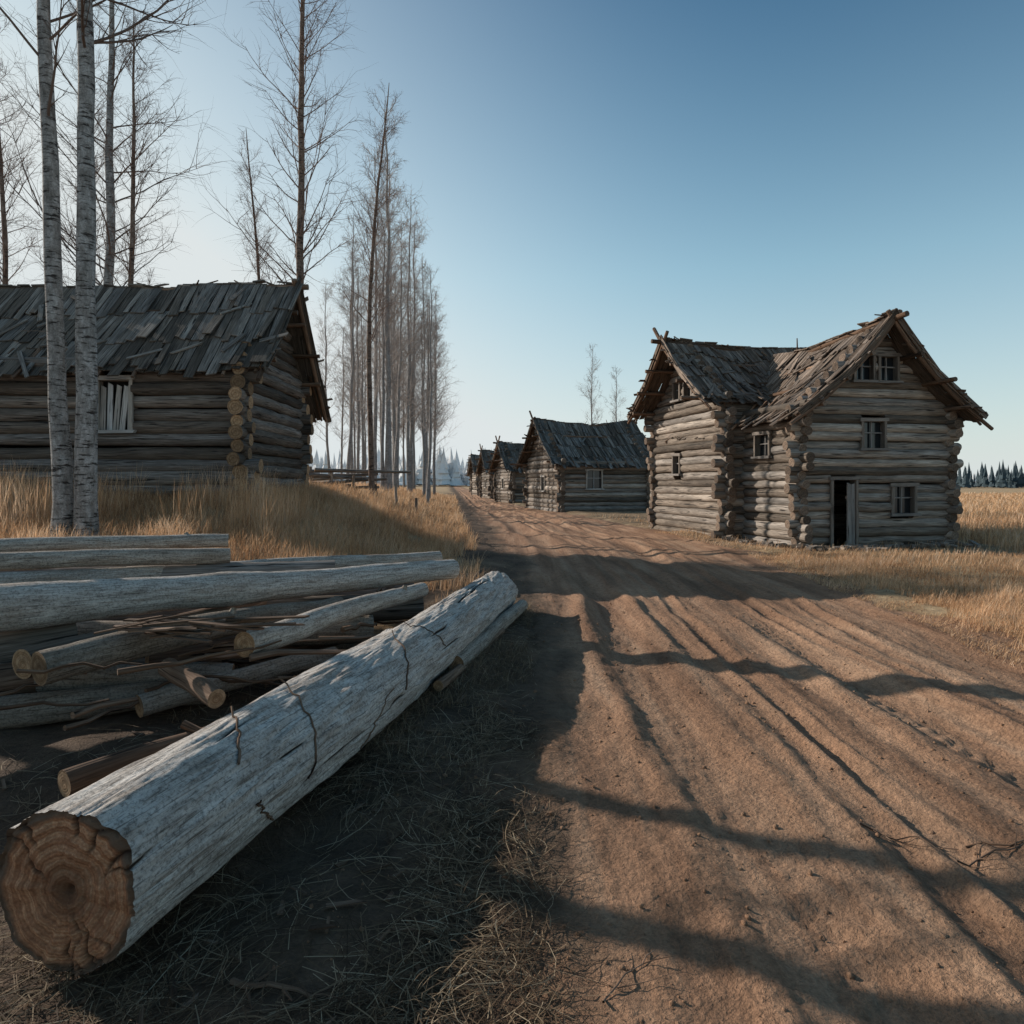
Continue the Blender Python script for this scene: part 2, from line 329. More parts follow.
def roof(B,ridge_axis,ou,ov,L,W,h,peak,oe,orr,tiers,pw,mat,sag=.12,miss=.03,oe2=None,ragged=.25,spikes=1,loose=4,flare=.1,jit=1.0):
    if ridge_axis=='u':
        A=np.array([1.,0,0]); C=np.array([0,1.,0]); LA=L; half=W/2; R0=np.array([ou,ov+W/2,0.])
    else:
        A=np.array([0,1.,0]); C=np.array([1.,0,0]); LA=W; half=L/2; R0=np.array([ou+L/2,ov,0.])
    R0=R0-A*orr+np.array([0,0,peak+.15]); LA=LA+2*orr; rise=peak-h
    sl=math.hypot(half,rise)
    for sgn,o in ((-1,oe),(1,oe2 or oe)):
        D=(C*sgn*half-np.array([0,0,rise]))/sl; LD=sl+o; Nn=np.cross(A,D); Nn=Nn if Nn[2]>0 else -Nn
        roof_slope(B,R0,A,LA,D,LD,tiers,pw,mat,sag,miss,ragged=ragged,flare=flare,jit=jit)
        for a in (.06,LA-.06):
            s=R0+A*a-D*RS.uniform(.15,.45*spikes+.16); e=R0+A*a+D*(LD+RS.uniform(-.05,.3)); m=(s+e)/2-Nn*flare
            dz=np.array([0,0,-.10]); tube(B,[s+dz,(s+m)/2+dz-Nn*flare*.3,m+dz,(m+e)/2+dz-Nn*flare*.3,e+dz],[.06,.062,.058,.055,.05],7,2,RS.uniform(),1,.06)
            for (q0,q1) in ((-.1,LD/2),(LD/2,LD-.05)):
                f0=-Nn*flare*math.sin(math.pi*max(0,q0)/LD); f1=-Nn*flare*math.sin(math.pi*q1/LD); oa=A*(-.08 if a<1 else .08)
                plank(B,R0+A*a+oa+D*q0+f0,R0+A*a+oa+D*q1+f1,np.cross(A,D),A,.17,.03,mat)
            for i in range(int(5*spikes)):  # splintered board ends hanging over the gable edge
                d=RS.uniform(.1,.98)*LD; p=R0+A*a+D*d-Nn*flare*math.sin(math.pi*d/LD)+Nn*RS.uniform(-.02,.06); sA=-A if a<1 else A
                dr=norm(sA+D*RS.normal(0,.35)+Nn*RS.normal(0,.25)); plank(B,p-dr*.3,p+dr*RS.uniform(.12,.38),norm(np.cross(dr,Nn)),Nn,RS.uniform(.05,.12),.025,mat)
        for q in (.3,.62,.93):
            s=R0+D*sl*q-A*RS.uniform(.02,.3*spikes); e=s+A*(LA+RS.uniform(.1,.4)); 
            log(B,s+np.array([0,0,-.15-sag*.4-flare*.7]),e+np.array([0,0,-.15-sag*.4-flare*.7]),.06,.055,7,2,1,.02)
        a=.3
        while a<LA-.2:
            s=R0+A*a+D*(sl-.25)-Nn*.11; e=R0+A*(a+RS.normal(0,.03))+D*(LD+RS.uniform(-.12,.16))-Nn*.10; log(B,s,e,.04,.035,6,2,1,.01); a+=RS.uniform(.45,.75)
        for i in range(int(loose*LA/4)):
            a=RS.uniform(.05,.95)*LA; d=RS.uniform(.08,.95)*LD; p=R0+A*a+D*d+Nn*(.09-flare*math.sin(math.pi*d/LD))+np.array([0,0,-sag*.8*math.sin(math.pi*a/LA)])
            dr=norm(A*RS.normal(0,.5)+D*RS.uniform(.3,1)+Nn*RS.uniform(0,.12)); l=RS.uniform(.3,1.2)
            plank(B,p-dr*l/2,p+dr*l/2,norm(np.cross(dr,Nn)),Nn,RS.uniform(.05,.13),.025,mat,rnd=RS.uniform(.4,1))
    log(B,R0-A*RS.uniform(.15,.4)+np.array([0,0,-.10]),R0+A*LA*.5+np.array([0,0,-.10-sag]),.075,.07,8,2,1,.01)
    log(B,R0+A*LA*.5+np.array([0,0,-.10-sag]),R0+A*(LA+.25)+np.array([0,0,-.10]),.075,.07,8,2,1,.01)
    n=int(LA/.3)
    for i in range(n):
        a=i*.3+RS.uniform(0,.1); p=R0+A*a+np.array([0,0,.05-sag*math.sin(math.pi*a/LA)])
        if RS.uniform()<.8: plank(B,p,p+A*RS.uniform(.25,.5)+np.array([0,0,RS.normal(0,.03)]),norm(C+np.array([0,0,RS.normal(0,.3)])),np.array([0,0,1.]),.16,.03,mat)
    for i in range(int(8*spikes)):
        a=RS.uniform(0,1)*LA; p=R0+A*a+np.array([0,0,-sag*math.sin(math.pi*a/LA)]); d=norm(np.array([RS.normal(0,.8),RS.normal(0,.8),RS.uniform(.05,.5)]))
        log(B,p-d*.1,p+d*RS.uniform(.15,.5),.03,.016,5,2,1,.01)
def opening_unit(B,P,A,Nn,o,kind='window'):
    P=np.asarray(P,float);A=np.asarray(A,float);Nn=np.asarray(Nn,float);Zv=np.array([0,0,1.])
    o0,o1,z0,z1=o
    f=lambda t,z,n:np.array([P[0],P[1],0])+A*t+Zv*z+Nn*n
    w=.08; d=.15
    plank(B,f(o0,z0-.03,d),f(o0+.01,z1+.03,d),A,Nn,w,.05,0,.35); plank(B,f(o1,z0-.03,d),f(o1-.01,z1+.03,d),A,Nn,w,.05,0,.3)
    plank(B,f(o0-.08,z1+.02,d+.012),f(o1+.08,z1+.04,d+.012),Zv,Nn,.10,.06,0,.45)
    for t in (o0+.01,o1-.01): plank(B,f(t,z0,0),f(t,z1,0),Nn,A,.28,.03,0,.2)
    plank(B,f(o0,z1-.01,0),f(o1,z1-.01,0),Nn,Zv,.28,.03,0,.2)
    if kind!='door':
        plank(B,f(o0-.1,z0-.02,d+.03),f(o1+.1,z0-.01,d+.03),Zv,Nn,.07,.12,0,.6)
        plank(B,f(o0,z0+.01,0),f(o1,z0+.01,0),Nn,Zv,.28,.03,0,.2)
    if kind=='window':
        m=(o0+o1)/2; zm=z0+(z1-z0)*.58
        plank(B,f(m,z0,.03),f(m,z1,.03),A,Nn,.04,.04,0,.7); plank(B,f(o0,zm,.032),f(o1,zm,.032),Zv,Nn,.035,.04,0,.7)
        v=[f(o0,z0,-.02),f(o1,z0,-.02),f(o1,z1,-.02),f(o0,z1,-.02)]; B.add(v,[(0,0),(1,0),(1,1),(0,1)],.5,quads=[(0,1,2,3)],mat=1,smooth=False)
    if kind=='boarded':
        n=5
        for i in range(n):
            t=o0+(i+.5)*(o1-o0)/n; plank(B,f(t+RS.normal(0,.02),z0+.02,.05),f(t+RS.uniform(.02,.12),z1-RS.uniform(.02,.15),.07),A,Nn,(o1-o0)/n*.8,.025,0,RS.uniform(.3,.8))
        v=[f(o0,z0,-.06),f(o1,z0,-.06),f(o1,z1,-.06),f(o0,z1,-.06)]; B.add(v,[(0,0),(1,0),(1,1),(0,1)],.5,quads=[(0,1,2,3)],mat=2,smooth=False)  # flat dark sheet behind the boards stands in for interior shade
    if kind=='door':
        H=f(o1-.02,z0,.10); dirr=norm(-A*.93+Nn*.36)
        for i in range(2):
            t=(i+.5)*.19; plank(B,H+dirr*t+Zv*.04,H+dirr*t+Zv*(z1-z0-.12),dirr,np.cross(dirr,Zv),.18,.035,0,RS.uniform(.4,.8))
        for zz in (.3,z1-z0-.5): plank(B,H+Zv*zz+np.cross(dirr,Zv)*.035,H+Zv*zz+dirr*.38+np.cross(dirr,Zv)*.035,Zv,np.cross(dirr,Zv),.1,.03,0,.4)
def cabin_block(BW,BF,ou,ov,L,W,z0,h,peak,s,r,axis,ops,ext=.3):
    sides={'front':((ou,ov,0),(1,0,0),L,(0,-1,0)),'back':((ou,ov+W,0),(1,0,0),L,(0,1,0)),
           'left':((ou,ov,0),(0,1,0),W,(-1,0,0)),'right':((ou+L,ov,0),(0,1,0),W,(1,0,0))}
    for k2,(P,A,LL,Nn) in sides.items():
        g=(axis=='u' and k2 in('left','right')) or (axis=='v' and k2 in('front','back'))
        off=0 if k2 in('front','back') else s/2
        oo=[q[:4] for q in ops.get(k2,[])]
        wall_logs(BW,P,A,LL,z0,h,s,r,off,oo,peak if g else None,ext,matw=0)
        for q in ops.get(k2,[]): opening_unit(BF,P,A,Nn,q[:4],q[4])
def house(name,loc,rotz,blocks,roofs,mats=(None,),ext=.3,cut=None,trim=None):
    E=bpy.data.objects.new(name,None); sc.collection.objects.link(E); E.location=loc; E.rotation_euler=(0,0,rotz)
    BW,BF,BR=MB(),MB(),MB()
    for b in blocks: cabin_block(BW,BF,*b,ext=ext)
    for kw in roofs: roof(BR,**kw)
    BW.finish('log_walls',[mats[0],cut or M_cutw],E); BF.finish('windows_and_door',[trim or M_trim,M_glass,M_dark],E); BR.finish('plank_roof',[mats[1],M_cutw,M_branch],E)
    return E
R=math.radians
house('log_cabin',(-15.9,14.85,1.30),R(1.0),
  [(0,0,10.1,4.2,-.3,3.05,5.0,.27,.147,'u',{'front':[(7.1,7.83,1.50,2.6,'boarded')],'left':[]})],
  [dict(ridge_axis='u',ou=0,ov=0,L=10.1,W=4.2,h=3.05,peak=5.15,oe=.65,orr=.6,tiers=3,pw=.19,mat=0,sag=.18,miss=.05,oe2=1.3,ragged=.3,loose=10,flare=.05,jit=.75)],
  (M_log,M_roof),cut=M_cut,trim=M_trimp)
house('two_storey_log_house',(7.65,18.6,0),R(12),
  [(0,0,4.6,6.0,-.1,3.85,6.0,.235,.128,'v',{'front':[(.85,1.62,-.2,1.80,'door'),(2.72,3.45,.85,1.62,'window'),(1.78,2.5,2.62,3.38,'window'),(1.55,2.15,4.45,5.15,'window'),(2.3,2.9,4.45,5.15,'window')],
      'left':[(1.2,1.95,2.45,3.1,'window')]}),
   (-.6,2.75,5.5,5.2,-.1,4.35,6.4,.24,.131,'u',{'left':[(2.9,3.45,2.0,2.65,'window'),(2.0,2.6,4.55,5.2,'window'),(2.9,3.4,4.55,5.2,'window')]})],
  [dict(ridge_axis='v',ou=0,ov=0,L=4.6,W=6.0,h=3.85,peak=6.0,oe=.8,orr=.75,tiers=5,pw=.14,mat=0,sag=.28,miss=.06,ragged=.35,spikes=1.9,loose=12,flare=.22),
   dict(ridge_axis='u',ou=-.6,ov=2.75,L=5.5,W=5.2,h=4.35,peak=6.4,oe=.6,orr=.95,tiers=5,pw=.14,mat=0,sag=.24,miss=.06,ragged=.4,spikes=1.9,loose=12,flare=.18)],
  (M_log2,M_roofb))
def small(loc,rot,L=5.5,W=7,h=3.0,peak=5.6,win=True):
    ops={'front':[(1.5,2.5,1.35,2.45,'window')] if win else [],'left':[(2.8,3.5,1.2,2.1,'window')]}
    return house('log_cabin',loc,R(rot),[(0,0,L,W,-.1,h,peak,.27,.148,'u',ops)],
     [dict(ridge_axis='u',ou=0,ov=0,L=L,W=W,h=h,peak=peak,oe=.7,orr=.7,tiers=4,pw=.2,mat=0,sag=.3,miss=.05,ragged=.4,spikes=2.6,loose=10,flare=.15)],(M_log2,M_roof),trim=M_trimp)
small((2.9,41,0),15)
small((0.1,59,0),14,5.5,6,3.0,5.2)
small((-2.2,76,0),12,5.5,6,3.0,5.3)
small((-4.6,97,0),10,6,7,3.2,5.6)
small((-6.6,122,0),8,6,7,3.2,5.8)
# ---------------------------------------------------------------- trees
def branch(B,p,d,L,r,depth,sd,drop):
    n=10 if depth<1 else (6 if depth<2 else 4)
    pts=[p]; dd=d.copy()
    for i in range(n-1):
        dd=norm(dd+sd.normal(0,.065 if depth<1 else .09+.05*depth,3)+np.array([0,0,drop*(.55 if depth<1 else 1)]))
        pts.append(pts[-1]+dd*L/(n-1))
    pts=np.array(pts); tube(B,pts,np.linspace(r,r*.22,n),5 if depth==0 else 3,0,.8 if r<.03 else .42)
    return pts,dd
def tree_mesh(name,seed,H,r0,lean=(0,0),cs=.3,nb=46,bl=.17,mat=None,up=.9,drop=.10,twr=.004,curve=0.0,wig=1.0):
    sd=np.random.RandomState(seed); B=MB(); n=22; t=np.linspace(0,1,n)
    px=lean[0]*H*t+curve*H*np.sin(t*math.pi)+wig*np.cumsum(sd.normal(0,.035,n))*(t>0); py=lean[1]*H*t+wig*np.cumsum(sd.normal(0,.03,n))*(t>0)
    P=np.stack([px,py,H*t-.3*(t==0)],-1); rad=(r0*(1-t)**.75+.012)*(1+sd.normal(0,.03,n)); rad[0]*=1.3
    tube(B,P,rad,16,0,0.0,rough=.045)
    for i in range(nb):
        tt=cs+(1-cs)*sd.uniform()**.85*.97; k=tt*(n-1); a=int(k); p=P[a]+(P[min(a+1,n-1)]-P[a])*(k-a)
        az=sd.uniform(0,2*math.pi); el=sd.uniform(.45,1.1)*up
        d=np.array([math.cos(az)*math.cos(el),math.sin(az)*math.cos(el),math.sin(el)])
        L=H*bl*(1.15-tt)*sd.uniform(.5,1.3)+.5; r=min(max(rad[a]*.22,.009),.030)
        pts,_=branch(B,p,d,L,r,0,sd,drop)
        for j in range(sd.randint(7,12)):
            q=sd.uniform(.12,1); kk=q*(len(pts)-1); b=min(int(kk),len(pts)-2); pp=pts[b]+(pts[b+1]-pts[b])*(kk-b)
            d2=norm(norm(pts[-1]-pts[0])+sd.normal(0,.5,3)); L2=L*sd.uniform(.2,.5)
            p2,_=branch(B,pp,d2,L2,max(r*.4,twr*1.3),1,sd,.04)
            for m in range(sd.randint(2,6)):
                q2=sd.uniform(.2,1)*(len(p2)-1); b2=min(int(q2),len(p2)-2); p3=p2[b2]+(p2[b2+1]-p2[b2])*(q2-b2)
                branch(B,p3,norm(norm(p2[-1]-p2[0])+sd.normal(0,.6,3)),L2*sd.uniform(.4,.9),twr,2,sd,-.08)
    ob=B.finish('birch_tree',[mat]); return ob
def place(ob,x,y,rot=0,s=1,sink=.1):
    ob.location=(x,y,float(ground_z(x,y))-sink); ob.rotation_euler=(0,0,rot); ob.scale=(s,s,s)
def inst(src,x,y,rot,s=1):
    o=bpy.data.objects.new('birch_tree',src.data); sc.collection.objects.link(o); place(o,x,y,rot,s); return o
T1=tree_mesh('b',11,16,.14,(-.026,0),.42,44,.20,M_birch,.65,.03,.0035,wig=.5); place(T1,-7.08,11.0)
T2=tree_mesh('b',42,17,.155,(-.009,0),.44,44,.20,M_birch,.65,.03,.0035,wig=.5); place(T2,-6.68,11.0)
T3=tree_mesh('b',13,20,.17,(.012,0),.28,46,.20,M_birch,.75,.05); place(T3,-12.6,21.5)
T4=tree_mesh('b',14,21,.15,(.01,0),.22,85,.13,M_aspen,.95,.10); place(T4,-6.85,22.5)
T5=tree_mesh('b',15,15.5,.10,(.045,0),.35,55,.11,M_aspen,1.05,.10,curve=-.02,wig=.5); place(T5,-5.2,26)
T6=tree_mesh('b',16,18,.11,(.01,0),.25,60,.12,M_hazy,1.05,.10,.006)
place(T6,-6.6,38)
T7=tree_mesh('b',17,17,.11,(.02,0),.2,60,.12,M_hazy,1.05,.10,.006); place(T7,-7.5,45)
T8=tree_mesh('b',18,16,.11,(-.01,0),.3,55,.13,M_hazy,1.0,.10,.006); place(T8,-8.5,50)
inst(T5,-11.2,20.5,2.0,.95); inst(T5,-8.6,24,4.0,.8); inst(T4,-14.6,24,1.2,.8); inst(T5,-17.5,24,3.,1.1); inst(T3,-20,26,1.6,.8)
sd=np.random.RandomState(5)
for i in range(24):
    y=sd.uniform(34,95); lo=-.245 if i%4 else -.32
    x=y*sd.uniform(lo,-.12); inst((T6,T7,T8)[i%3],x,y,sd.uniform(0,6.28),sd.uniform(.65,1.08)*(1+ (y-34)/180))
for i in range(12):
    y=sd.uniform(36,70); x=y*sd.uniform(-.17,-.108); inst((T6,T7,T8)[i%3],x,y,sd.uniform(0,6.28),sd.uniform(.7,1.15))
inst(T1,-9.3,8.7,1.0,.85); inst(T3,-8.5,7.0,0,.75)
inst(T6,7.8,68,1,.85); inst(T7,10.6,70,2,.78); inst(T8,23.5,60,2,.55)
kf=NT('haze_tinted_spruce'); cc=kf.ramp(kf.noise(kf.coord(),.4,3),[(.3,(.035,.055,.065)),(.7,(.07,.095,.105))]); kf.l(cc,kf.b.inputs['Base Color']); M_spr=kf.m  # base colour pushed toward blue to paint in aerial haze
kf=NT('haze_painted_woodland'); cc=kf.ramp(kf.noise(kf.coord(),.3,3),[(.3,(.70,.69,.68)),(.7,(.8,.79,.78))]); kf.l(cc,kf.b.inputs['Base Color']); M_hz=kf.m  # near-white base colour stands in for haze over the far belts
def forest(name,x0,x1,d0,d1,n,h0,h1,mat,seed,wf=.2):
    sd=np.random.RandomState(seed); B=MB()
    for i in range(n):
        x=sd.uniform(x0,x1); y=sd.uniform(d0,d1); H=sd.uniform(h0,h1)*sd.uniform(.8,1.15); w=H*wf*sd.uniform(.7,1.2)
        ts=6; S=8
        for k2 in range(ts):
            zb=H*(.05+.8*k2/ts); zt=min(H,zb+H*.38); rb=w*(1-k2/ts)*1.0+.12
            an=np.linspace(0,2*math.pi,S,endpoint=False)+sd.uniform(0,1); rr=rb*sd.uniform(.6,1.2,S)
            v=np.vstack([np.stack([x+rr*np.cos(an),y+rr*np.sin(an),zb+sd.uniform(-.3,.3,S)],-1),[[x,y,zt]]])
            B.add(v,np.zeros((S+1,2)),.5,tris=[(a,(a+1)%S,S) for a in range(S)],smooth=False)
    B.finish(name,[mat])
forest('spruce_forest',125,420,225,285,620,6,9.5,M_spr,3,.17)
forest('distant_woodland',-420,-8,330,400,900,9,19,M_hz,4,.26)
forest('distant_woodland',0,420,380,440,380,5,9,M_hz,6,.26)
# ---------------------------------------------------------------- big foreground log
LA0=np.array([-1.545,2.42,.285]); LB0=np.array([-.19,9.25,.27])
def big_log():
    E=bpy.data.objects.new('felled_log',None); sc.collection.objects.link(E)
    B=MB(); n,S=300,220; t=np.linspace(0,1,n); L=np.linalg.norm(LB0-LA0)
    ax=(LB0-LA0)/L; n1=norm(np.cross(ax,[0,0,1.])); n2=np.cross(n1,ax)
    th=np.linspace(0,2*math.pi,S+1); T,TH=np.meshgrid(t,th,indexing='ij'); R0=.285-.02*T
    cx=np.cos(TH)*2; sx=np.sin(TH)*2
    g=fbm(T*L*.8+cx*.8,sx*.8+3,3,71)*.035+fbm(T*L*5+cx*3,sx*3,3,72)*.012
    g+=-np.abs(fbm(T*L*1.4+7,cx*7+sx*5.3,3,73))*.018
    crack=np.zeros_like(T); rs=np.random.RandomState(3)
    for i in range(38):
        a=rs.uniform(0,2*math.pi); t0=rs.uniform(-.1,.9); ln=rs.uniform(.06,.35)
        c=a+.3*fbm(T*L*1.2+i*13,T*0+i,4,80)+.25*(T-t0)
        dlt=(TH-c+math.pi)%(2*math.pi)-math.pi
        env=sst((T-t0)/.05)*sst((t0+ln-T)/.05); w=.022*env*(.6+rs.uniform(0,.8))+1e-4
        crack=np.maximum(crack,env*np.exp(-(dlt/w)**2))
    g-=crack*.018
    for i in range(9):
        a=rs.uniform(0,math.pi); tt=rs.uniform(.03,.95); dl=np.sqrt(((TH-a)*.28)**2+((T-tt)*L)**2); g+=.02*np.exp(-(dl/.05)**2)
    Rr=R0+g; Rr[:,-1]=Rr[:,0]
    ctr=LA0+(LB0-LA0)*t[:,None]; ctr=ctr+np.sin(t*math.pi)[:,None]*np.array([.05,0,.0])
    V=ctr[:,None]+Rr[...,None]*(np.cos(TH)[...,None]*n1+np.sin(TH)[...,None]*n2)
    V[0]+=ax*(fbm(np.cos(th)*4,np.sin(th)*4,3,5)*.03)[:,None]; V[0,-1]=V[0,0]
    B.add(V,np.stack([T*L,TH*.28],-1),crack.ravel(),quads=grid_faces(n,S+1))
    for e,sgn in ((0,-1),(n-1,1)):
        q=np.linspace(1,0,40)[:,None]; ring=V[e]-ctr[e]
        VV=ctr[e]+ring[None]*q[...,None]
        rr=np.linalg.norm(ring,axis=-1)[None]*q
        rel=.003*np.sin(rr*150)+.016*fbm(VV[...,0]*14,VV[...,2]*14,4,90)*(q<.985)-.045*np.exp(-(rr/.025)**2)
        ck=np.zeros_like(rr)
        for i in range(11):
            a=rs.uniform(0,2*math.pi); w=rs.uniform(.010,.024); r1=rs.uniform(.2,.7)
            dl=((th[None]-a-.5*fbm(rr*9+i*7,rr*0,2,i)+math.pi)%(2*math.pi)-math.pi)*rr
            ck=np.maximum(ck,np.exp(-(dl/(w*.35))**2)*sst((q-r1)/.3))
        rel=rel-ck*.02
        rel=rel+np.where(q>.93,-.010,0)*(q<1)
        VV=VV+(ax*sgn)*rel[...,None]*(q[...,None]<1)
        UV=np.stack([rr*np.cos(th)[None],rr*np.sin(th)[None]],-1)
        B.add(VV,UV,ck.ravel(),quads=grid_faces(40,S+1),mat=1)
    mb=barkmat('bleached_bark',True)
    k=NT('weathered_cut_face'); uv=k.coord('UV')
    ln=k.n('ShaderNodeVectorMath',operation='LENGTH'); k.l(uv,ln.inputs[0]); nz=k.noise(uv,6,5,.65)
    d=k.math('ADD',ln.outputs['Value'],k.math('MULTIPLY',nz,.06))
    ro=k.math('ADD',k.math('MULTIPLY',k.math('SINE',k.math('MULTIPLY',d,480)),.18),k.math('MULTIPLY',k.math('SINE',k.math('MULTIPLY',d,150)),.24)); ro=k.math('ADD',ro,.5)
    c=k.ramp(ro,[(0,(.29,.12,.06)),(.5,(.50,.24,.125)),(1,(.66,.38,.22))])
    c=k.mix(k.ramp(k.noise(k.mapp(uv,(9,9,1)),1,7,.8),[(.42,0),(.68,.85)]),c,(.18,.072,.038))
    c=k.mix(k.ramp(k.noise(k.mapp(uv,(60,60,1)),1,4,.8),[(.4,.5),(.6,0)]),c,(.12,.055,.03))
    c=k.mix(k.ramp(ln.outputs['Value'],[(.0,.95),(.04,.6),(.10,.3),(.13,0)]),c,(.09,.045,.026))
    c=k.mix(k.ramp(ln.outputs['Value'],[(.245,0),(.262,.9)]),c,(.12,.08,.055))
    c=k.mix(k.attr(),c,(.03,.015,.01))
    k.l(c,k.b.inputs['Base Color']); k.bump(k.math('ADD',ro,k.noise(uv,60,5,.7)),.6,.008)
    B.finish('trunk',[mb,k.m],E)
    W=MB(); rs=np.random.RandomState(9)
    for (tt,a0,a1,sk,r) in ((.10,.75,1.7,.045,.007),(.17,-.2,1.7,.04,.006),(.13,-.55,.15,-.03,.006),(.36,.0,1.5,.06,.006),(.50,.3,1.6,-.03,.005),(.27,-.6,.3,.05,.005)):
        aa=np.linspace(a0,a1,18); pp=[]
        for j,a in enumerate(aa):
            q=tt+sk*(j/17)+rs.normal(0,.0006); i=int(np.clip(q*(n-1),0,n-1)); ii=int((a%(2*math.pi))/(2*math.pi)*S)
            dd=norm(V[i,ii]-ctr[i]); pp.append(V[i,ii]+dd*(.006+(.02*max(0,(j-15))) ))
        tube(W,pp,np.linspace(r,r*.7,18),6,0,.4,rough=.1)
    W.finish('binding_twigs',[M_branch],E)
big_log()
# ---------------------------------------------------------------- other logs of the pile
def one_log(name,a,b,r0,r1,mat,sides=28,bend=.03,stubs=1,rn=None):
    B=MB(); a=np.array(a,float); b=np.array(b,float); L=np.linalg.norm(b-a); n=int(L/.07)+4; t=np.linspace(0,1,n)
    p=a+(b-a)*t[:,None]; s1=RS.uniform(0,99)
    p[:,2]+=fbm(t*2+s1,t*0,2,1)*bend*2; p[:,0]+=fbm(t*2+s1,t*0+5,2,2)*bend*2
    r=(r0+(r1-r0)*t)*(1+.12*fbm(t*L*2+s1,t*0,3,8))
    tube(B,p,r,sides,0,RS.uniform(.35,.95) if rn is None else rn,1,.018)
    for i in range(stubs):
        q=RS.uniform(.1,.9); k2=int(q*(n-1)); d=norm(np.array([RS.normal(),RS.normal()*.4,abs(RS.normal())+.4])); tube(B,[p[k2],p[k2]+d*(r[k2]*1.0),p[k2]+d*(r[k2]+RS.uniform(.01,.04))],[.035,.03,.022],8,0,.4,1)
    return B.finish(name,[mat,M_cut])
one_log('stacked_log',(-4.55,4.15,.84),(-.72,8.6,.62),.185,.115,M_pile,rn=.95)
one_log('stacked_log',(-6.0,5.6,.80),(-1.0,9.5,.72),.10,.085,M_pile,rn=.8)
one_log('stacked_log',(-6.1,6.0,1.0),(-3.1,7.6,.93),.10,.085,M_pile,rn=.6)
one_log('stacked_log',(-6.6,7.0,1.03),(-3.4,8.3,1.0),.09,.08,M_pile,rn=.7)
one_log('stacked_log',(-5.4,5.1,.68),(-1.4,8.9,.55),.12,.10,M_pile,rn=.5)
one_log('stacked_log',(-3.05,4.55,.50),(-1.7,6.9,.52),.115,.10,M_pile,rn=.15)
one_log('stacked_log',(-3.30,4.70,.46),(-2.3,7.6,.50),.10,.09,M_branch)
one_log('stacked_log',(-1.92,5.0,.55),(-1.0,7.6,.52),.095,.085,M_pile,rn=.8)
one_log('stacked_log',(-2.45,5.0,.36),(-1.92,4.62,.29),.07,.062,M_branch,rn=.9)
one_log('stacked_log',(-3.7,5.0,.24),(-1.5,7.0,.26),.14,.12,M_branch)
one_log('stacked_log',(-4.2,5.0,.30),(-2.2,5.5,.18),.13,.10,M_pile,rn=.3)
one_log('stacked_log',(-4.4,5.6,.42),(-1.3,6.6,.30),.14,.13,M_pile,rn=.3)
one_log('stacked_log',(-4.6,6.3,.45),(-1.0,7.6,.34),.16,.13,M_log)
one_log('stacked_log',(-5.2,7.0,.5),(-1.2,8.4,.40),.17,.13,M_log)
one_log('stacked_log',(-6.4,6.6,.75),(-2.0,7.9,.72),.14,.11,M_log)
one_log('stacked_log',(-5.4,5.0,.30),(-2.9,5.6,.30),.2,.15,M_log)
one_log('stacked_log',(-4.9,4.5,.32),(-3.5,5.6,.5),.22,.18,M_log)
one_log('stacked_log',(-3.9,4.65,.12),(-2.3,5.3,.14),.12,.09,M_pile,rn=.2)
one_log('stacked_log',(-2.6,4.9,.14),(-1.55,6.1,.2),.08,.07,M_pile,rn=.5)
one_log('stacked_log',(-2.35,3.65,.10),(-1.6,4.8,.12),.065,.065,M_branch)
one_log('fallen_pole',(-.50,6.2,.10),(.16,9.1,.12),.085,.075,M_pile,rn=.5)
one_log('fallen_pole',(-.62,5.6,.05),(-.08,7.6,.07),.045,.035,M_branch)
B=MB(); rs=np.random.RandomState(21)
for i in range(46):
    x=rs.uniform(-3.6,-1.2); y=rs.uniform(4.2,7.8); z=float(ground_z(x,y))+rs.uniform(.1,.5)*(1 if x<-1.4 else .15); a=rs.uniform(-.3,1.3); L=rs.uniform(.3,1.2)
    p=np.array([x,y,z]); d=np.array([math.cos(a),math.sin(a),rs.normal(0,.08)]); n=7
    pts=p+d*np.linspace(0,L,n)[:,None]+rs.normal(0,.015,(n,3)); tube(B,pts,np.linspace(rs.uniform(.01,.028),.007,n),7,0,rs.uniform(),0,.08)
for i in range(30):
    x=-2.9+rs.uniform(0,.9); y=4.75+rs.uniform(0,.5); p=np.array([x,y,.68+rs.uniform(-.04,.05)]); a=rs.uniform(-.3,.5); L=rs.uniform(.2,.6)
    plank(B,p,p+np.array([math.cos(a)*L,math.sin(a)*L,rs.normal(0,.03)]),(-math.sin(a),math.cos(a),0),(0,0,1.),rs.uniform(.02,.07),.012,0)
for i in range(260):
    y=1.7+rs.uniform(0,1)*6; x=float(EL(y))-abs(rs.normal(0,1.2)); z=float(ground_z(x,y))+.012; a=rs.uniform(0,3.14); L=rs.uniform(.03,.16); d=np.array([math.cos(a),math.sin(a),rs.normal(0,.08)])
    p=np.array([x,y,z]); plank(B,p,p+d*L,(-math.sin(a),math.cos(a),0),(0,0,1.),rs.uniform(.008,.03),.006,0)
B.finish('broken_branches',[M_branch])
B=MB()
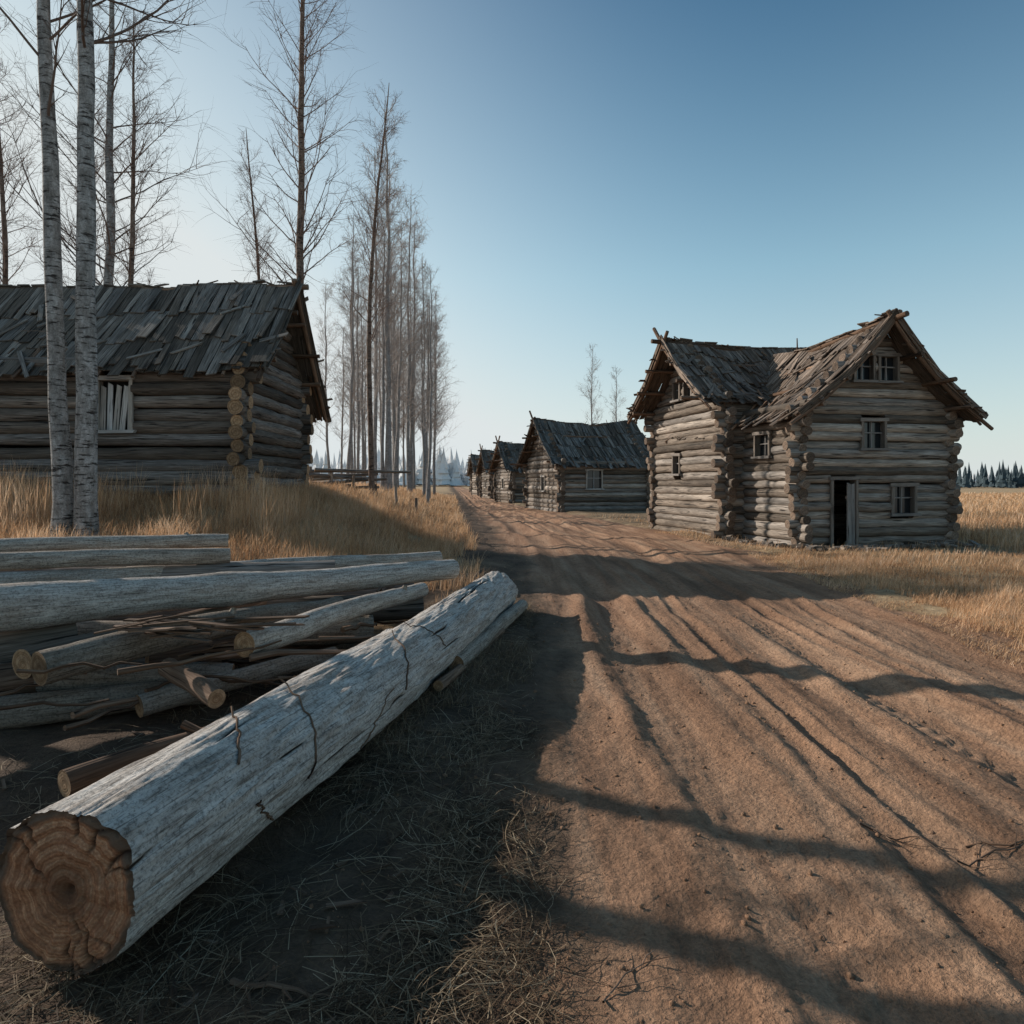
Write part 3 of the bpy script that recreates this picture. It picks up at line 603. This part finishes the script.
for (x,y,a,L,r) in ((2.0,3.15,.3,.6,.005),(2.15,3.3,-.1,.5,.005),(1.75,3.5,-.5,.4,.004),(-.95,2.35,-.2,.4,.012),(-.2,2.0,.8,.5,.006),(.3,2.3,.9,.35,.004)):
    n=9; s=np.linspace(0,L,n); X=x+np.cos(a)*s+rs.normal(0,.010,n); Y=y+np.sin(a)*s+rs.normal(0,.010,n)
    Z=np.maximum(ground_z(X,Y),road_z(X,Y))+r*1.0+np.abs(rs.normal(0,.006,n)); tube(B,np.stack([X,Y,Z],-1),np.linspace(r,r*.4,n),6,0,rs.uniform(.2,.8),rough=.15)
    for j in range(4):
        i=rs.randint(1,n-1); aa=a+rs.choice([-1,1])*rs.uniform(.5,1.0); l=rs.uniform(.08,.2); m=np.linspace(0,l,4)
        X2=X[i]+np.cos(aa)*m; Y2=Y[i]+np.sin(aa)*m; Z2=np.maximum(ground_z(X2,Y2),road_z(X2,Y2))+.008+m*rs.uniform(0,.2); tube(B,np.stack([X2,Y2,Z2],-1),np.linspace(r*.6,r*.2,4),5,0,.5)
B.finish('fallen_twigs',[M_branch])
# ---------------------------------------------------------------- grass
def blades(B,x,y,z,h,w,az,bend,rnd,flat=0):
    n=len(x); dx,dy=np.cos(az),np.sin(az); px,py=-dy,dx
    V=np.zeros((n,7,3)); U=np.zeros((n,7,2))
    for i,(s,wf) in enumerate(((0,1),(.4,.85),(.75,.55),(1,0))):
        hor=bend*h*s**1.8; ver=h*s*np.sqrt(np.maximum(0,1-(bend*s)**2*.6))
        cx=x+dx*hor; cy=y+dy*hor; cz=z+ver
        if i<3:
            V[:,2*i]=np.stack([cx-px*w*wf/2,cy-py*w*wf/2,cz],-1); V[:,2*i+1]=np.stack([cx+px*w*wf/2,cy+py*w*wf/2,cz],-1)
        else: V[:,6]=np.stack([cx,cy,cz],-1)
    b=np.arange(n)[:,None]*7
    q=np.concatenate([b+np.array([0,1,3,2]),b+np.array([2,3,5,4])]); t=b+np.array([4,5,6])
    B.add(V,U,np.repeat(rnd,7),quads=q,tris=t,smooth=False)
rs=np.random.RandomState(33)
def scatter(B,N,xf,yf,hm,wd,keep,bend=(.2,.9),seed=1):
    y=yf(rs.uniform(0,1,N)); x=xf(rs.uniform(0,1,N),y); nz=fbm(x*1.3,y*1.3,4,seed); k2=keep(x,y,nz); x,y,nz=x[k2],y[k2],nz[k2]; n=len(x)
    z=np.maximum(ground_z(x,y),np.where((x>EL(y)-.5)&(x<ER(y)+.5),road_z(x,y),-9))-.02; d=np.sqrt(x*x+y*y)
    h=hm*rs.uniform(.45,1.15,n)*(1+nz*.7); w=wd*np.maximum(1,d/11)*rs.uniform(.7,1.3,n)
    az=rs.normal(-.3,1.6,n); blades(B,x,y,z,h,w,az,rs.uniform(bend[0],bend[1],n),np.clip(.5+nz*.5+rs.normal(0,.22,n),0,1))
B=MB()
scatter(B,110000,lambda u,y:EL(y)-.5-u*(y*.75+4),lambda u:8.2+u**1.1*13,.34,.006,lambda x,y,n:(n+sst((EL(y)-x-.5)/2)*.6>.12)&((y>9.2)|(x<-6)|(n>.2)))
scatter(B,36000,lambda u,y:EL(y)-.6-u*(y*.35),lambda u:20+u**1.3*60,.42,.007,lambda x,y,n:n>-.35)
scatter(B,12000,lambda u,y:-4-u*12,lambda u:11.5+u*3,.75,.005,lambda x,y,n:n>.0,(.05,.5))
def nh(x,y): return ~((y>16.5)&(x<13.0)&(x-ER(y)<7.5)&(rs.uniform(0,1,len(x))>.2))
scatter(B,130000,lambda u,y:ER(y)+.05+u*(y*.9+1),lambda u:5.0+u**1.6*30,.20,.006,lambda x,y,n:(n+sst((x-ER(y)+.2)/1.0)*.8>.02)&nh(x,y))
scatter(B,55000,lambda u,y:ER(y)-.45+u*2.6,lambda u:4.5+u*20,.10,.005,lambda x,y,n:(n>-.3)&nh(x,y),(.5,1.3))
scatter(B,60000,lambda u,y:12+u*(y*.9),lambda u:17+u**1.6*90,.42,.008,lambda x,y,n:(n>-.3)&(x>12.8+(y-18)*.1))
B.finish('dry_grass',[M_grass])
B=MB()
scatter(B,24000,lambda u,y:EL(y)-.1-u*3.2,lambda u:1.5+u*8,.11,.0035,lambda x,y,n:n>.15,(.7,1.4),seed=3)
scatter(B,9000,lambda u,y:EL(y)+.15-u*1.1,lambda u:4.3+u*6,.15,.004,lambda x,y,n:n>-.05,(.6,1.4),seed=4)
scatter(B,2500,lambda u,y:EL(y)+.2+u*(ER(y)-EL(y)),lambda u:2+u*12,.04,.003,lambda x,y,n:n>.3,(.8,1.4),seed=6)
B.finish('short_dry_grass',[M_straw])
B=MB(); N=28000; y=1.2+rs.uniform(0,1,N)**1.2*8; x=EL(y)+.2-np.abs(rs.normal(0,1.4,N)); nz=fbm(x*1.5,y*1.5,4,15); kk=(nz>.0)|(rs.uniform(0,1,N)<.15); x,y=x[kk],y[kk]; N=len(x)
a=rs.uniform(0,6.28,N); L=rs.uniform(.06,.34,N); cv=rs.normal(0,1.2,N); w=rs.uniform(.0015,.004,N); V=np.zeros((N,8,3)); X,Y=x.copy(),y.copy(); hh=rs.uniform(.004,.03,N)
for i in range(4):
    Z=np.maximum(ground_z(X,Y),road_z(X,Y))+hh+.004; V[:,2*i]=np.stack([X-np.sin(a)*w/2,Y+np.cos(a)*w/2,Z],-1); V[:,2*i+1]=np.stack([X+np.sin(a)*w/2,Y-np.cos(a)*w/2,Z+.001],-1)
    X=X+np.cos(a)*L/3; Y=Y+np.sin(a)*L/3; a=a+cv*.25
b=np.arange(N)[:,None]*8; q=np.concatenate([b+np.array([0,1,3,2])+2*i for i in range(3)])
B.add(V,np.zeros((N*8,2)),np.repeat(rs.uniform(0,1,N)**1.3,8),quads=q,smooth=False); B.finish('fallen_straw',[M_straw])
B=MB(); import bmesh
bm=bmesh.new(); bmesh.ops.create_icosphere(bm,subdivisions=1,radius=1); iv=np.array([v.co[:] for v in bm.verts]); it=np.array([[v.index for v in f.verts] for f in bm.faces]); bm.free()
N=9000; y=1.4+rs.uniform(0,1,N)**1.7*20; u=rs.uniform(0,1,N); x=EL(y)-.8+u*(ER(y)-EL(y)+1.6); r=.003+.013*rs.uniform(0,1,N)**6; z=np.maximum(ground_z(x,y),road_z(x,y))
V=iv[None]*r[:,None,None]*rs.uniform(.6,1.3,(N,1,3))*rs.uniform(.8,1.2,(N,len(iv),1))+np.stack([x,y,z+r*.2],-1)[:,None]
T=(it[None]+np.arange(N)[:,None,None]*len(iv)).reshape(-1,3); B.add(V,np.zeros((N*len(iv),2)),0,tris=T); B.finish('dirt_clods',[M_road])
E=bpy.data.objects.new('wooden_fence',None); sc.collection.objects.link(E); B=MB()
for i in range(7):
    x=-8.2+i*.75; y=25.5+i*.3; z=float(ground_z(x,y)); log(B,(x,y,z-.2),(x+RS.normal(0,.05),y,z+RS.uniform(.5,.9)),.06,.05,8)
for j in range(9):
    x=-8.6+RS.uniform(0,1.8); z=float(ground_z(-7,26))+.08+j*.085; log(B,(x,25.4+RS.uniform(0,.4),z),(x+RS.uniform(2,3.4),26.6+RS.uniform(0,.8),z+RS.uniform(-.15,.25)),.07,.05,8)
B.finish('rails_and_posts',[M_log2,M_cut],E)
B=MB()
for i in range(90):
    if i<50: x=RS.uniform(6.2,9.3); y=18.1-RS.uniform(0,.7)+max(0,(7.6-x))*1.8
    else: x=RS.uniform(9,12.5); y=18.5+(x-9)*.2-RS.uniform(0,.4)
    z=float(ground_z(x,y))+.05; a=RS.uniform(0,3.14); L=RS.uniform(.15,.6); d=np.array([math.cos(a),math.sin(a),RS.normal(0,.1)])
    plank(B,np.array([x,y,z])-d*L/2,np.array([x,y,z])+d*L/2,(-math.sin(a),math.cos(a),0),(0,0,1.),RS.uniform(.05,.18),RS.uniform(.03,.12),0)
B.finish('wood_rubble',[M_log2])
# ---------------------------------------------------------------- light, sky, camera
el=R(24); az=(-.90,.436); Sv=Vector((az[0]*math.cos(el),az[1]*math.cos(el),math.sin(el)))
sl=bpy.data.lights.new('sun','SUN'); sl.energy=5; sl.angle=R(.5); sl.color=(1,.92,.82); so=bpy.data.objects.new('sun',sl); sc.collection.objects.link(so)
so.rotation_euler=Sv.to_track_quat('Z','Y').to_euler()
w=bpy.data.worlds.new("World"); sc.world=w; w.use_nodes=True; nt=w.node_tree; bg=nt.nodes['Background']
sk=nt.nodes.new('ShaderNodeTexSky'); sk.sky_type='NISHITA'; sk.sun_disc=False; sk.sun_elevation=el; sk.sun_rotation=math.atan2(az[0],az[1])%(2*math.pi)
sk.air_density=1.0; sk.dust_density=1.0; sk.ozone_density=2.0; sk.altitude=0
def wn(t,**k):
    x=nt.nodes.new(t)
    for a,b in k.items(): setattr(x,a,b)
    return x
def wm(op,a,b=0,clamp=False):
    x=wn('ShaderNodeMath',operation=op,use_clamp=clamp)
    for i,q in enumerate((a,b)):
        if isinstance(q,(int,float)): x.inputs[i].default_value=q
        else: nt.links.new(q,x.inputs[i])
    return x.outputs[0]
tc=wn('ShaderNodeTexCoord').outputs['Generated']; sp=wn('ShaderNodeSeparateXYZ'); nt.links.new(tc,sp.inputs[0])
zz=wm('MAXIMUM',sp.outputs[2],0)
rp=wn('ShaderNodeValToRGB'); nt.links.new(zz,rp.inputs[0]); e=rp.color_ramp.elements; e[0].position=0; e[0].color=(.88,1,.93,1); e[1].position=.58; e[1].color=(.07,.50,.64,1)
e2=e.new(.28); e2.color=(.50,1.0,.96,1)
mu=wn('ShaderNodeMix',data_type='RGBA',blend_type='MULTIPLY'); mu.inputs[0].default_value=1; nt.links.new(sk.outputs[0],mu.inputs[6]); nt.links.new(rp.outputs[0],mu.inputs[7])
dt=wn('ShaderNodeVectorMath',operation='DOT_PRODUCT'); nt.links.new(tc,dt.inputs[0]); dt.inputs[1].default_value=(az[0],az[1],0)
ss=wm('POWER',wm('MAXIMUM',dt.outputs['Value'],0),2.2)
h1=wm('MULTIPLY',wm('EXPONENT',wm('MULTIPLY',zz,-4.4)),.92)
h2=wm('MULTIPLY',wm('MULTIPLY',ss,wm('EXPONENT',wm('MULTIPLY',zz,-1.0))),2.0)
hz=wm('ADD',h1,h2,True)
mh=wn('ShaderNodeMix',data_type='RGBA'); nt.links.new(hz,mh.inputs[0]); nt.links.new(mu.outputs[2],mh.inputs[6]); mh.inputs[7].default_value=(4.95,5.3,5.35,1)
nt.links.new(mh.outputs[2],bg.inputs[0]); bg.inputs[1].default_value=.148
cd=bpy.data.cameras.new('camera'); co=bpy.data.objects.new('camera',cd); sc.collection.objects.link(co); sc.camera=co
co.location=(0,0,1.7); co.rotation_euler=(R(90),0,0); cd.sensor_width=36; cd.lens=700/1024*36; cd.shift_y=-29/1024; cd.clip_end=9000; cd.clip_start=.05
sc.view_settings.view_transform='Standard'; sc.view_settings.look='None'; sc.view_settings.exposure=0
